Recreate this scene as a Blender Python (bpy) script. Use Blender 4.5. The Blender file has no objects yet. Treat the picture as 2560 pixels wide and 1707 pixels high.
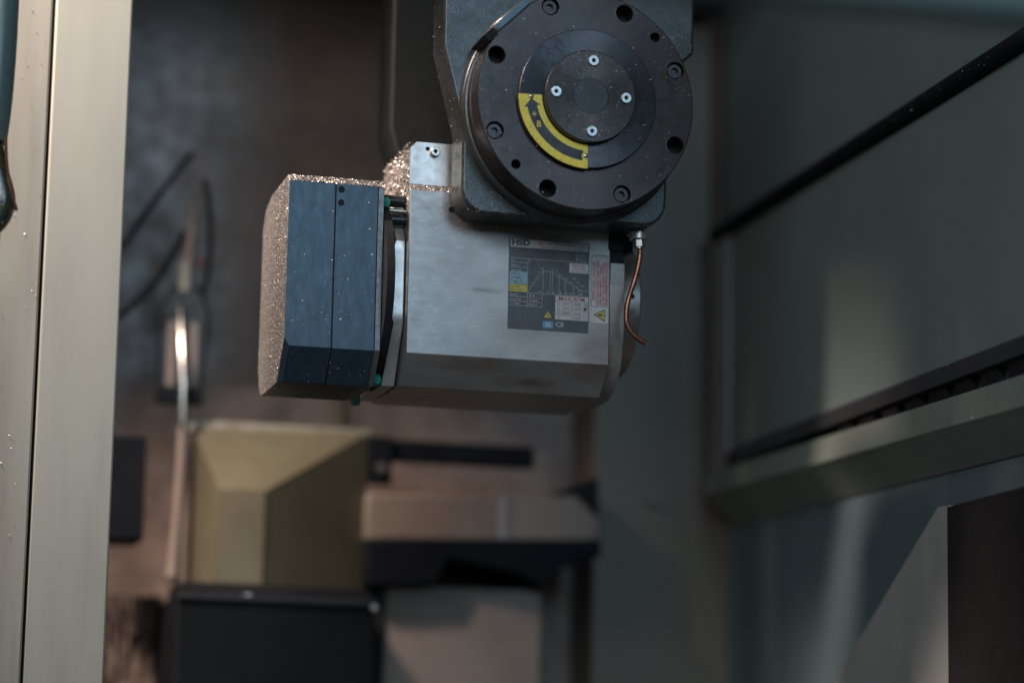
import bpy, bmesh, math, random
from mathutils import Vector, Matrix
from mathutils.geometry import tessellate_polygon

# ------------------------------------------------------------------ camera, world, lamps, exposure
S = 0.001                                   # all measures below are millimetres
scene = bpy.context.scene
COL = scene.collection
R_ = math.radians

PSI, TH, RHO = R_(14.5), R_(10.0), R_(1.1)
DIST = 2041.7
F = Vector((math.sin(PSI)*math.cos(TH), math.cos(PSI)*math.cos(TH), math.sin(TH)))
R0 = Vector((math.cos(PSI), -math.sin(PSI), 0)); U0 = R0.cross(F)
RT = math.cos(RHO)*R0 + math.sin(RHO)*U0
UP = -math.sin(RHO)*R0 + math.cos(RHO)*U0
cam_d = bpy.data.cameras.new('camera'); cam = bpy.data.objects.new('camera', cam_d); COL.objects.link(cam)
cam.matrix_world = Matrix.Translation(-DIST*S*F) @ Matrix((RT, UP, -F)).transposed().to_4x4()
cam_d.lens = 100; cam_d.sensor_width = 36; cam_d.clip_start = 0.05; cam_d.clip_end = 50
cam_d.dof.use_dof = True; cam_d.dof.focus_distance = 2.03; cam_d.dof.aperture_fstop = 2.0
cam_d.dof.aperture_blades = 9
scene.camera = cam

world = bpy.data.worlds.new('World'); scene.world = world; world.use_nodes = True
bg = world.node_tree.nodes['Background']
bg.inputs[0].default_value = (0.72, 0.90, 0.95, 1); bg.inputs[1].default_value = 0.10

def area(name, loc, target, sx, sy, power, color):
    d = bpy.data.lights.new(name, 'AREA'); d.shape = 'RECTANGLE'; d.size = sx; d.size_y = sy
    d.energy = power; d.color = color
    o = bpy.data.objects.new(name, d); COL.objects.link(o)
    o.location = loc
    o.rotation_euler = (Vector(target)-Vector(loc)).to_track_quat('-Z', 'Y').to_euler()
    return o
# cool daylight through the machine's front opening, warm work lamp up on the left
area('window_light', (0.20, -2.5, 0.80), (-0.08, 0, 0.1), 0.52, 0.80, 12, (0.50, 0.76, 1.0))
area('front_fill', (-0.95, -2.3, 0.95), (-0.1, 0.1, 0.05), 0.8, 0.8, 20, (0.92, 0.96, 1.0))  # added neutral fill for overall diffuse light, no source of its own
sd = bpy.data.lights.new('work_lamp', 'SPOT'); sd.energy = 100; sd.color = (1.0, 0.81, 0.70)
sd.shadow_soft_size = 0.08; sd.spot_size = R_(52); sd.spot_blend = 0.8
so = bpy.data.objects.new('work_lamp', sd); COL.objects.link(so); so.location = (-0.66, -0.02, 0.66)
so.rotation_euler = (Vector((-0.17, 0.17, -0.07))-so.location).to_track_quat('-Z', 'Y').to_euler()

vs = scene.view_settings
vs.view_transform = 'Standard'; vs.look = 'None'; vs.exposure = 0; vs.gamma = 1; vs.use_curve_mapping = False
scene.cycles.use_denoising = True
scene.cycles.max_bounces = 8

# ------------------------------------------------------------------ mesh helpers
class MB:
    def __init__(s): s.v = []; s.f = []
    def add(s, vs_, fs):
        n = len(s.v); s.v += [tuple(p) for p in vs_]; s.f += [tuple(i+n for i in f) for f in fs]
    def box(s, x0, x1, y0, y1, z0, z1):
        s.add([(x0,y0,z0),(x1,y0,z0),(x1,y1,z0),(x0,y1,z0),(x0,y0,z1),(x1,y0,z1),(x1,y1,z1),(x0,y1,z1)],
              [(0,3,2,1),(4,5,6,7),(0,1,5,4),(1,2,6,5),(2,3,7,6),(3,0,4,7)])
        return s
    def loft(s, a, b):                      # two equal rings of points
        n = len(a)
        s.add(list(a)+list(b), [tuple(range(n-1,-1,-1)), tuple(range(n,2*n))] +
              [(i,(i+1)%n,n+(i+1)%n,n+i) for i in range(n)])
        return s
    def prismX(s, yz, x0, x1): return s.loft([(x0,y,z) for y,z in yz], [(x1,y,z) for y,z in yz])
    def prismY(s, xz, y0, y1): return s.loft([(x,y0,z) for x,z in xz], [(x,y1,z) for x,z in xz])
    def prismZ(s, xy, z0, z1): return s.loft([(x,y,z0) for x,y in xy], [(x,y,z1) for x,y in xy])
    def cyl(s, p, q, r, n=32, r2=None, cap=True):
        p = Vector(p); q = Vector(q); d = (q-p).normalized()
        a = d.orthogonal().normalized(); b = d.cross(a); r2 = r if r2 is None else r2
        A = [p + r*(math.cos(t)*a+math.sin(t)*b) for t in [2*math.pi*i/n for i in range(n)]]
        Bq = [q + r2*(math.cos(t)*a+math.sin(t)*b) for t in [2*math.pi*i/n for i in range(n)]]
        if cap: s.loft(A, Bq)
        else: s.add(A+Bq, [(i,(i+1)%n,n+(i+1)%n,n+i) for i in range(n)])
        return s
    def latheY(s, cx, cz, prof, n=96):      # prof: (r, y) turned round an axis along Y
        m = len(prof); vs_ = []; fs = []
        for i in range(n):
            t = 2*math.pi*i/n
            vs_ += [(cx+r*math.cos(t), y, cz+r*math.sin(t)) for r, y in prof]
        for i in range(n):
            j = (i+1) % n
            fs += [(i*m+k, i*m+k+1, j*m+k+1, j*m+k) for k in range(m-1)]
        s.add(vs_, fs); return s
    def tube(s, pts, r, n=14):
        P = [Vector(p) for p in pts]; rings = []; up = None
        for i, p in enumerate(P):
            d = (P[min(i+1,len(P)-1)]-P[max(i-1,0)]).normalized()
            if up is None: up = d.orthogonal().normalized()
            up = (up - d*up.dot(d)).normalized(); b = d.cross(up)
            rr = r[i] if isinstance(r, (list, tuple)) else r
            rings.append([p+rr*(math.cos(t)*up+math.sin(t)*b) for t in [2*math.pi*k/n for k in range(n)]])
        vs_ = [q for g in rings for q in g]; fs = []
        for i in range(len(P)-1):
            fs += [(i*n+k, i*n+(k+1)%n, (i+1)*n+(k+1)%n, (i+1)*n+k) for k in range(n)]
        fs += [tuple(range(n-1,-1,-1)), tuple(range((len(P)-1)*n, len(P)*n))]
        s.add(vs_, fs); return s
    def plate(s, outline, holes, yf, yb, n=28):
        """plate facing -Y with blind bores: outline [(x,z)], holes [(x,z,r,depth)]"""
        loops = [outline] + [[(cx+r*math.cos(2*math.pi*k/n), cz+r*math.sin(2*math.pi*k/n)) for k in range(n)] for cx,cz,r,_ in holes]
        tri = tessellate_polygon([[Vector((x, z, 0)) for x, z in lp] for lp in loops])
        s.add([(x, yf, z) for lp in loops for x, z in lp], [tuple(t) for t in tri])
        k = len(outline)
        s.add([(x,yf,z) for x,z in outline]+[(x,yb,z) for x,z in outline],
              [(i,(i+1)%k,k+(i+1)%k,k+i) for i in range(k)]+[tuple(range(k,2*k))])
        for lp, h in zip(loops[1:], holes):
            s.add([(x,yf,z) for x,z in lp]+[(x,yf+h[3],z) for x,z in lp],
                  [(i,(i+1)%n,n+(i+1)%n,n+i) for i in range(n)]+[tuple(range(n,2*n))])
        return s
    def mesh(s, name, off=(0,0,0), weld=True):
        me = bpy.data.meshes.new(name)
        me.from_pydata([((x-off[0])*S,(y-off[1])*S,(z-off[2])*S) for x,y,z in s.v], [], s.f)
        bm = bmesh.new(); bm.from_mesh(me)
        if weld: bmesh.ops.remove_doubles(bm, verts=bm.verts, dist=1e-6)
        bmesh.ops.recalc_face_normals(bm, faces=bm.faces)
        bm.to_mesh(me); bm.free()
        return me

def root_off(p):
    while p.parent: p = p.parent
    return tuple(c/S for c in p.location)

def finish(o, mat, smooth=35, bevel=0, seg=2):
    me = o.data
    if not me.materials: me.materials.append(mat)
    if smooth:
        me.polygons.foreach_set('use_smooth', [True]*len(me.polygons))
        me.set_sharp_from_angle(angle=R_(smooth))
    if bevel:
        m = o.modifiers.new('edge', 'BEVEL'); m.width = bevel*S; m.segments = seg
        m.limit_method = 'ANGLE'; m.angle_limit = R_(25); m.use_clamp_overlap = True
    return o

def part(name, mb, mat, parent, smooth=35, bevel=0, seg=2, label=None):
    me = mb.mesh(name, root_off(parent))
    o = bpy.data.objects.new(name, me); COL.objects.link(o); o.parent = parent
    if label: o['label'] = label
    return finish(o, mat, smooth, bevel, seg)

def share(name, me, mat, parent, at, rot=0, smooth=35):
    """a part that shares its mesh with its likes; at in mm, turned about Y"""
    o = bpy.data.objects.new(name, me); COL.objects.link(o); o.parent = parent
    off = root_off(parent)
    o.location = tuple((a-b)*S for a, b in zip(at, off)); o.rotation_euler = (0, rot, 0)
    return finish(o, mat, smooth)

def thing(name, label, cat, base=(0,0,0), group=None):
    o = bpy.data.objects.new(name, None); COL.objects.link(o)
    o.empty_display_size = 0.02; o.location = tuple(c*S for c in base)
    o['label'] = label; o['category'] = cat
    if group: o['group'] = group
    return o

def solo(name, mb, mat, label=None, cat=None, kind=None, base=(0,0,0), smooth=35, bevel=0):
    me = mb.mesh(name, base); o = bpy.data.objects.new(name, me); COL.objects.link(o)
    o.location = tuple(c*S for c in base)
    if label: o['label'] = label
    if cat: o['category'] = cat
    if kind: o['kind'] = kind
    return finish(o, mat, smooth, bevel)

# ------------------------------------------------------------------ materials
def material(name, base, alt=None, metallic=0.0, rough=0.5, scale=0.05, stretch=(1,1,1), mix=(0.4,0.7),
             bump=0.0, bscale=1.0, rvar=0.1, spec=0.5, stain=None, stain_scale=0.02, stain_at=(0.55,0.68), speck=None,
             speck_at=(0.66,0.7), speck_scale=0.9, coat=0.0, brush=None, patches=(), aniso=0.0, spec_tint=None):
    m = bpy.data.materials.new(name); m.use_nodes = True
    nt = m.node_tree; N = nt.nodes; L = nt.links
    b = N['Principled BSDF']; b.inputs['Metallic'].default_value = metallic
    b.inputs['Specular IOR Level'].default_value = spec
    b.inputs['Coat Weight'].default_value = coat; b.inputs['Coat Roughness'].default_value = 0.25
    tc = N.new('ShaderNodeNewGeometry'); mp = N.new('ShaderNodeMapping'); mp.vector_type = 'POINT'
    mp.inputs['Scale'].default_value = tuple(1000*c for c in stretch)
    L.new(tc.outputs['Position'], mp.inputs['Vector'])
    def noise(sc, det=5, rgh=0.6):
        n = N.new('ShaderNodeTexNoise'); n.inputs['Scale'].default_value = sc
        n.inputs['Detail'].default_value = det; n.inputs['Roughness'].default_value = rgh
        L.new(mp.outputs['Vector'], n.inputs['Vector']); return n.outputs['Fac']
    def ramp(src, a, c):
        r = N.new('ShaderNodeMapRange'); r.inputs['From Min'].default_value = a; r.inputs['From Max'].default_value = c
        r.interpolation_type = 'SMOOTHSTEP'; L.new(src, r.inputs['Value']); return r.outputs['Result']
    def mixc(fac, a, c):
        x = N.new('ShaderNodeMix'); x.data_type = 'RGBA'
        L.new(fac, x.inputs['Factor'])
        if isinstance(a, tuple): x.inputs[6].default_value = (*a, 1)
        else: L.new(a, x.inputs[6])
        x.inputs[7].default_value = (*c, 1); return x.outputs[2]
    n1 = noise(scale); col = mixc(ramp(n1, *mix), base, alt or tuple(c*0.8 for c in base))
    if stain: col = mixc(ramp(noise(stain_scale, 7, 0.7), *stain_at), col, stain)
    if speck: col = mixc(ramp(noise(speck_scale, 2, 0.5), *speck_at), col, speck)
    for (pc_, pr, pcol, psc, plo, phi) in patches:      # dirt smears with a shape of their own
        sb = N.new('ShaderNodeVectorMath'); sb.operation = 'SUBTRACT'; sb.inputs[1].default_value = tuple(c*S for c in pc_)
        L.new(tc.outputs['Position'], sb.inputs[0])
        dv = N.new('ShaderNodeVectorMath'); dv.operation = 'DIVIDE'; dv.inputs[1].default_value = tuple(c*S for c in pr)
        L.new(sb.outputs[0], dv.inputs[0])
        ln = N.new('ShaderNodeVectorMath'); ln.operation = 'LENGTH'; L.new(dv.outputs[0], ln.inputs[0])
        ad = N.new('ShaderNodeMath'); ad.operation = 'MULTIPLY_ADD'; ad.inputs[1].default_value = 1.6
        L.new(noise(psc, 8, 0.75), ad.inputs[0]); L.new(ln.outputs['Value'], ad.inputs[2])
        col = mixc(ramp(ad.outputs[0], phi, plo), col, pcol)
    L.new(col, b.inputs['Base Color'])
    rr = N.new('ShaderNodeMapRange'); rr.inputs['From Min'].default_value = 0.3; rr.inputs['From Max'].default_value = 0.7
    rr.inputs['To Min'].default_value = max(0.03, rough-rvar); rr.inputs['To Max'].default_value = min(1, rough+rvar)
    L.new(noise(scale*3.1, 4), rr.inputs['Value']); L.new(rr.outputs['Result'], b.inputs['Roughness'])
    if spec_tint: b.inputs['Specular Tint'].default_value = (*spec_tint, 1)
    if aniso:
        b.inputs['Anisotropic'].default_value = aniso
        tg_ = N.new('ShaderNodeTangent'); tg_.direction_type = 'RADIAL'; tg_.axis = 'Y'
        L.new(tg_.outputs['Tangent'], b.inputs['Tangent'])
    if bump:
        bp = N.new('ShaderNodeBump'); bp.inputs['Strength'].default_value = bump; bp.inputs['Distance'].default_value = 0.0004
        if brush:
            mp2 = N.new('ShaderNodeMapping'); mp2.inputs['Scale'].default_value = tuple(1000*c for c in brush)
            L.new(tc.outputs['Position'], mp2.inputs['Vector'])
            n = N.new('ShaderNodeTexNoise'); n.inputs['Scale'].default_value = bscale; n.inputs['Detail'].default_value = 3
            L.new(mp2.outputs['Vector'], n.inputs['Vector']); L.new(n.outputs['Fac'], bp.inputs['Height'])
        else:
            L.new(noise(bscale, 3), bp.inputs['Height'])
        L.new(bp.outputs['Normal'], b.inputs['Normal'])
    return m

M = {}
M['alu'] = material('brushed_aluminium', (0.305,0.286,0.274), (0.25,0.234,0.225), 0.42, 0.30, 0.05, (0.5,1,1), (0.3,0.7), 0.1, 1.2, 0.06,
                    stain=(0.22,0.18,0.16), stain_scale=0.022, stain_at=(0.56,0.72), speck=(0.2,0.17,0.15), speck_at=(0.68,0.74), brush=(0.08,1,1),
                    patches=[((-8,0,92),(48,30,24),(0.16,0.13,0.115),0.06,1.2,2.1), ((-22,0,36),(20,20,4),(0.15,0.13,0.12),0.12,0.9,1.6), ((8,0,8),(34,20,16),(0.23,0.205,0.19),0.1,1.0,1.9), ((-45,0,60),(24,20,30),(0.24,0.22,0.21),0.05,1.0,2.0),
                             ((62,5,-4),(20,30,22),(0.21,0.165,0.15),0.07,1.1,2.1), ((20,20,-26),(26,30,5),(0.16,0.13,0.115),0.1,0.95,1.6)])
M['alu_clean'] = material('machined_aluminium', (0.50,0.465,0.44), (0.42,0.39,0.37), 0.7, 0.34, 0.05, (1,1,1), (0.4,0.7), 0.08, 2.0, 0.06,
                    speck=(0.12,0.11,0.11), speck_at=(0.7,0.73))
M['anod'] = material('black_anodised', (0.015,0.027,0.042), (0.021,0.034,0.050), 0.0, 0.36, 0.06, (1,1,0.35), (0.35,0.7), 0.06, 1.4, 0.05, 0.62,
                     speck=(0.07,0.075,0.085), speck_at=(0.67,0.75), speck_scale=0.6, brush=(1,1,0.06), spec_tint=(0.66,0.86,1.0))
M['anod_edge'] = material('grey_edge_plate', (0.16,0.165,0.17), (0.12,0.125,0.13), 0.6, 0.42, 0.1)
M['dusty'] = material('chip_dusted_face', (0.36,0.33,0.31), (0.12,0.11,0.105), 0.75, 0.5, 0.55, (1,1,1), (0.4,0.62), 0.9, 0.8, 0.1,
                      speck=(0.75,0.70,0.66), speck_at=(0.6,0.66), speck_scale=0.8)
M['oxide'] = material('black_oxide_steel', (0.046,0.032,0.031), (0.034,0.026,0.026), 0.5, 0.30, 0.04, (1,1,1), (0.35,0.65), 0.12, 1.2, 0.07,
                      speck=(0.2,0.2,0.2), speck_at=(0.71,0.74), speck_scale=0.7, stain=(0.035,0.034,0.038), stain_scale=0.03, stain_at=(0.5,0.7), aniso=0.5)
M['oxide_dark'] = material('dark_oxide_steel', (0.030,0.029,0.032), (0.024,0.023,0.025), 0.4, 0.34, 0.05, bump=0.06, bscale=1.5,
                      speck=(0.12,0.12,0.12), speck_at=(0.7,0.74), speck_scale=0.6)
M['oxide_ring'] = material('turned_oxide_ring', (0.045,0.046,0.052), (0.036,0.036,0.04), 0.7, 0.34, 0.05, bump=0.04, bscale=1.5,
                      speck=(0.12,0.12,0.12), speck_at=(0.7,0.74), speck_scale=0.6, aniso=0.85)
M['hub'] = material('hub_oxide_steel', (0.045,0.037,0.034), (0.032,0.028,0.027), 0.5, 0.36, 0.07, bump=0.08, bscale=1.5,
                    speck=(0.2,0.16,0.13), speck_at=(0.64,0.7), speck_scale=0.6, aniso=0.6)
M['hole'] = material('bore_black', (0.008,0.008,0.009), rough=0.6, spec=0.2)
M['screw'] = material('zinc_screw', (0.55,0.57,0.58), (0.42,0.44,0.45), 0.9, 0.35, 0.3)
M['screw_dark'] = material('oxide_screw', (0.05,0.048,0.05), (0.035,0.034,0.036), 0.6, 0.35, 0.3)
M['housing'] = material('grey_painted_casting', (0.050,0.054,0.058), (0.036,0.039,0.041), 0.35, 0.31, 0.06, (1,1,1), (0.35,0.7), 0.35, 0.9, 0.08,
                        stain=(0.026,0.028,0.022), stain_scale=0.025, stain_at=(0.46,0.62), speck=(0.25,0.25,0.24), speck_at=(0.7,0.74), speck_scale=0.8, coat=0.15)
M['arm'] = material('dark_casting', (0.013,0.014,0.014), (0.010,0.011,0.011), 0.0, 0.5, 0.05, spec=0.35, bump=0.2, bscale=0.9,
                    speck=(0.07,0.07,0.07), speck_at=(0.68,0.74), speck_scale=0.5)
M['yellow'] = material('yellow_enamel', (0.80,0.60,0.05), (0.72,0.54,0.045), 0.0, 0.42, 0.15, speck=(0.25,0.2,0.06), speck_at=(0.62,0.7), speck_scale=0.5, stain=(0.55,0.42,0.06), stain_scale=0.09, stain_at=(0.55,0.7))
M['ink'] = material('dark_print', (0.018,0.018,0.022), rough=0.45)
M['ink_red'] = material('red_print', (0.30,0.022,0.02), rough=0.5)
M['ink_white'] = material('pale_print', (0.42,0.43,0.43), (0.3,0.31,0.31), rough=0.5, scale=0.4)
M['ink_dim'] = material('faded_print', (0.16,0.17,0.17), (0.09,0.09,0.1), rough=0.5, scale=0.4)
M['ink_cyan'] = material('cyan_print', (0.20,0.33,0.37), (0.13,0.22,0.25), rough=0.5, scale=0.4)
M['ink_blue'] = material('blue_print', (0.07,0.21,0.32), rough=0.5)
M['ink_yellow'] = material('yellow_print', (0.42,0.35,0.05), (0.30,0.25,0.04), rough=0.5, scale=0.4)
M['sticker_dark'] = material('charcoal_sticker', (0.034,0.035,0.042), (0.045,0.046,0.052), 0.0, 0.4, 0.06, bump=0.05, bscale=0.7,
                             speck=(0.12,0.12,0.12), speck_at=(0.7,0.76))
M['sticker_pale'] = material('pale_sticker', (0.44,0.43,0.42), (0.36,0.345,0.335), 0.0, 0.45, 0.08, stain=(0.25,0.21,0.19), stain_scale=0.06)
M['rubber'] = material('black_rubber', (0.010,0.010,0.012), (0.014,0.014,0.016), 0.0, 0.65, 0.1, bump=0.2, spec=0.22)
M['seal'] = material('matt_black_seal', (0.012,0.013,0.015), (0.02,0.021,0.023), 0.0, 0.85, 0.4, bump=0.9, bscale=0.7, spec=0.06)
M['rod'] = material('black_rod', (0.018,0.018,0.02), metallic=0.3, rough=0.32)
M['green'] = material('green_plastic_nut', (0.01,0.20,0.16), (0.02,0.26,0.2), 0.0, 0.35, 0.3)
M['copper'] = material('copper_tube', (0.27,0.115,0.07), (0.15,0.068,0.048), 0.85, 0.36, 0.12, stain=(0.12,0.06,0.045), stain_scale=0.15)
M['nickel'] = material('nickel_fitting', (0.50,0.48,0.42), (0.35,0.33,0.29), 0.9, 0.32, 0.2)
M['steel_nose'] = material('turned_steel', (0.36,0.33,0.31), (0.28,0.26,0.25), 1.0, 0.36, 0.05)
M['chips'] = material('metal_chips', (0.44,0.40,0.375), (0.30,0.27,0.25), 0.85, 0.46, 0.5)
M['post'] = material('beige_enamel', (0.30,0.295,0.25), (0.275,0.27,0.232), 0.0, 0.45, 0.04, (1,1,0.12), (0.35,0.7), 0.06, 0.5, 0.05,
                     stain=(0.24,0.232,0.2), stain_scale=0.02, stain_at=(0.5,0.75))
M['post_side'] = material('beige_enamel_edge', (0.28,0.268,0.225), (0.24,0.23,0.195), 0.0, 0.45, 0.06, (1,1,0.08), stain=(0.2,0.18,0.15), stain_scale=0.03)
M['hopper'] = material('olive_enamel', (0.118,0.105,0.068), (0.106,0.095,0.062), 0.0, 0.45, 0.02)
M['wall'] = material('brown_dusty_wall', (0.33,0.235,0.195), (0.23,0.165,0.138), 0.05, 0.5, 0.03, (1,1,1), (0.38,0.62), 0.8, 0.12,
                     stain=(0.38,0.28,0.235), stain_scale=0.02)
M['wall_shade'] = material('shaded_brown_wall', (0.165,0.115,0.092), (0.125,0.088,0.071), 0.15, 0.38, 0.015, (1,1,1), (0.35,0.68), 0.4, 0.12)  # upper back wall, its shade painted in as a darker brown
M['tan'] = material('tan_slab', (0.25,0.20,0.17), (0.205,0.165,0.142), 0.1, 0.5, 0.015, stain=(0.2,0.16,0.135), stain_scale=0.015)
M['navy'] = material('dark_plastic', (0.007,0.0085,0.012), (0.009,0.011,0.015), 0.0, 0.6, 0.03, spec=0.1)
M['bluegrey'] = material('blue_black_panel', (0.006,0.0075,0.0095), (0.008,0.0095,0.012), 0.0, 0.6, 0.02, spec=0.08)
M['teal_wall'] = material('teal_lower_wall', (0.12,0.17,0.185), (0.10,0.145,0.16), 0.0, 0.5, 0.006, spec=0.3)
M['olive'] = material('olive_panel', (0.17,0.15,0.115), (0.15,0.135,0.11), 0.1, 0.4, 0.006, (1,1,0.4))
M['panel'] = material('grey_green_sheet', (0.20,0.245,0.228), (0.18,0.222,0.21), 0.0, 0.55, 0.006, (1,1,1), (0.35,0.7), 0.04, 0.3, 0.05, 0.25,
                      speck=(0.3,0.3,0.28), speck_at=(0.73,0.76), speck_scale=0.35)
M['beam'] = material('grey_green_beam', (0.24,0.27,0.24), (0.21,0.24,0.215), 0.0, 0.45, 0.008, spec=0.3)
M['pinkish'] = material('pale_edge_strip', (0.34,0.30,0.31), (0.30,0.265,0.275), 0.2, 0.45, 0.05)
M['gusset'] = material('pale_gusset_paint', (0.42,0.42,0.41), (0.36,0.36,0.35), 0.1, 0.5, 0.012)
M['cover'] = material('brown_black_cover', (0.022,0.02,0.022), (0.017,0.016,0.018), 0.0, 0.6, 0.05, spec=0.25)
M['heap'] = material('brown_chip_heap', (0.11,0.08,0.065), (0.06,0.045,0.038), 0.0, 0.8, 0.08, bump=0.6, bscale=0.2, spec=0.2)
M['blue_steel'] = material('blued_steel', (0.05,0.085,0.12), (0.04,0.07,0.1), 0.3, 0.3, 0.1)
M['pale'] = material('pale_dust', (0.5,0.51,0.5), (0.36,0.37,0.36), 0.2, 0.5, 0.5)
M['flange'] = material('grey_black_flange', (0.05,0.05,0.056), (0.038,0.038,0.043), 0.1, 0.5, 0.03, spec=0.3)
M['rust'] = material('rust_brown_sealant', (0.10,0.06,0.045), rough=0.6)
M['bright'] = material('polished_rod', (0.95,0.92,0.86), metallic=1.0, rough=0.27, rvar=0.03)
M['teal'] = material('teal_enamel', (0.075,0.115,0.12), (0.065,0.10,0.105), 0.0, 0.4, 0.03)
M['oil'] = material('oily_dark_rubber', (0.018,0.026,0.026), (0.05,0.043,0.02), 0.2, 0.22, 0.15, bump=0.6, bscale=0.4, coat=0.5,
                    speck=(0.4,0.33,0.2), speck_at=(0.68,0.73), speck_scale=0.5)
M['red'] = material('red_plastic', (0.16,0.02,0.02), rough=0.4)
M['floor'] = material('dark_floor', (0.05,0.045,0.042), (0.04,0.036,0.034), 0.1, 0.6, 0.01)

def flat_text(txt, size, mat, parent, at, rot=0.0, align='LEFT', bold=0.0, sx=1.0, name='lettering', roundz=0):
    """printed lettering on a face that looks towards -Y; at = (x, y, z) of the baseline start, mm"""
    cu = bpy.data.curves.new('lettering', 'FONT'); cu.body = txt; cu.size = size; cu.align_x = align
    cu.offset = bold; cu.resolution_u = 3
    tmp = bpy.data.objects.new('tmp', cu); COL.objects.link(tmp)
    dg = bpy.context.evaluated_depsgraph_get()
    me = bpy.data.meshes.new_from_object(tmp.evaluated_get(dg))
    bpy.data.objects.remove(tmp); bpy.data.curves.remove(cu)
    c, s = math.cos(rot), math.sin(rot)
    off = root_off(parent)
    for v in me.vertices:
        x, y = v.co.x*sx, v.co.y
        v.co = ((at[0]+c*x-s*y-off[0])*S, (at[1]-off[1])*S, (at[2]+s*x+c*y-off[2])*S)
    me.materials.clear(); me.name = name
    o = bpy.data.objects.new(name, me); COL.objects.link(o); o.parent = parent
    me.materials.append(mat)
    return o

def flat(mb, pts, y):                        # one printed polygon [(x,z)] just in front of a face
    mb.add([(x, y, z) for x, z in pts], [tuple(range(len(pts)))])
def line(mb, x0, z0, x1, z1, w, y):
    d = Vector((x1-x0, z1-z0)).normalized(); n = Vector((-d.y, d.x))*w/2
    flat(mb, [(x0+n.x,z0+n.y),(x1+n.x,z1+n.y),(x1-n.x,z1-n.y),(x0-n.x,z0-n.y)], y)

def rrect(x0, x1, z0, z1, r, n=5):
    out = []
    for cx, cz, a in ((x1-r,z1-r,0),(x0+r,z1-r,90),(x0+r,z0+r,180),(x1-r,z0+r,270)):
        out += [(cx+r*math.cos(R_(a+90*k/n)), cz+r*math.sin(R_(a+90*k/n))) for k in range(n+1)]
    return out
def circ(cx, cz, r, n=32, a0=0): return [(cx+r*math.cos(a0+2*math.pi*k/n), cz+r*math.sin(a0+2*math.pi*k/n)) for k in range(n)]

# ------------------------------------------------------------------ the setting
def struct(name, mb, mat, parent=None, bevel=0):
    o = solo(name, mb, mat, kind='structure', bevel=bevel); return o
struct('floor', MB().box(-900, 600, -250, 700, -670, -650), M['floor'])
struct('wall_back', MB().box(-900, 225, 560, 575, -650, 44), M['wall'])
wb2 = struct('wall_back_upper', MB().box(-900, 225, 560.5, 575, 44.2, 900), M['wall_shade'])
struct('wall_corner', MB().box(205, 345, 492, 575, -650, 900), M['olive'], bevel=3)
wr = struct('wall_right', MB().box(323, 340, -420, 491, -20, 900), M['panel'])
wcn = bpy.data.objects['wall_corner']
part('wall_bolt', MB().cyl((261,491.8,-47),(261,486,-47),5.5,12), M['anod_edge'], wcn)
part('corner_seal', MB().cyl((318, 486, 200), (318, 486, 700), 5, 12), M['rust'], wr)
struct('wall_right_lower', MB().box(332, 350, -420, 491, -650, -40), M['teal_wall'])

# ------------------------------------------------------------------ spindle motor
sp = thing('spindle_motor', 'brushed aluminium spindle motor lying level, black box on its left end', 'spindle motor', (0, 55, -36))
body_prof = [(0,-13),(0,106),(5,111),(115,111),(120,106),(120,-28),(115,-33.5),(23,-33.5)]
mb = MB()
body_out = [(-77.5,-13),(72.5,-13),(72.5,106),(-77.5,106)]
# front face with one blind bore, other faces around it
fx = MB(); fx.prismX(body_prof, -77.5, 72.5)
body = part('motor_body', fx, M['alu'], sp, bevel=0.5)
part('bolt_hole', MB().latheY(-46.6, 93.2, [(2.3,-0.15),(2.0,-0.15),(1.9,-0.1)], 20).cyl((-46.6,-0.12,93.2),(-46.6,-0.1,93.2),2.0,20), M['hole'], body)
# raised block behind the housing
ub_out = [(-77,111.2),(60,111.2),(60,142.5),(-72.5,142.5),(-77,138)]
ub = part('upper_block', MB().plate(ub_out, [(-64.3,137.9,1.6,6)], 5, 93), M['alu_clean'], sp)
part('bolt_hole', MB().cyl((-64.3,6.5,137.9),(-64.3,10.9,137.9),1.55,16), M['hole'], ub)
cs = MB(); cs.latheY(-59.2, 135.6, [(0.0,3.0),(1.35,3.0),(1.35,1.2),(1.6,0.9),(3.1,0.9),(3.5,1.3),(3.5,5.0)], 28)
part('socket_screw', cs, M['nickel'], ub)
part('screw_socket', MB().cyl((-59.2,2.6,135.6),(-59.2,2.9,135.6),1.34,16), M['hole'], ub)
# flange between body and rear box
fl = MB()
zs = [(70,-84.8),(62,-87.2),(52,-89.4),(39,-90.3),(28,-89.4),(18,-87.4),(9.5,-85.3)]
front = [(x,10,z) for z,x in zs]
ptsF = [(-85.5,17,81)] + front + [(-89,29,-33)]
ptsR = [(-78.2,17,81)] + [(-78.2,10,z) for z,_ in zs] + [(-79.4,29,-33)]
n = len(ptsF)
back = lambda P: [(x,105,z) for x,_,z in P]
fl.add(ptsF+ptsR+back(ptsF)+back(ptsR), [(i,i+1,n+i+1,n+i) for i in range(n-1)] + [(2*n+i,2*n+i+1,3*n+i+1,3*n+i) for i in range(n-1)] +
       [(i,i+1,2*n+i+1,2*n+i) for i in range(n-1)] + [(n+i,n+i+1,3*n+i+1,3*n+i) for i in range(n-1)] + [(0,n,3*n,2*n),(n-1,2*n-1,4*n-1,3*n-1)])
part('rear_flange', fl, M['alu_clean'], sp, bevel=0.3)
part('bearing_ring', MB().cyl((-97,55,38),(-86,55,38),50,64).cyl((-95.8,55,38),(-90,55,38),70,64), M['rubber'], sp)
for zz, rr, nm, mt in ((99.5,4.4,'guide_rod','rod'),(92.6,1.9,'thin_rod','nickel'),(85.8,4.6,'guide_rod','rod')):
    part(nm, MB().cyl((-97,15,zz),(-77,15,zz),rr,24), M[mt], sp)
hexn = MB().cyl((-97,0,0),(-90.6,0,0),4.3,6)
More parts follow.
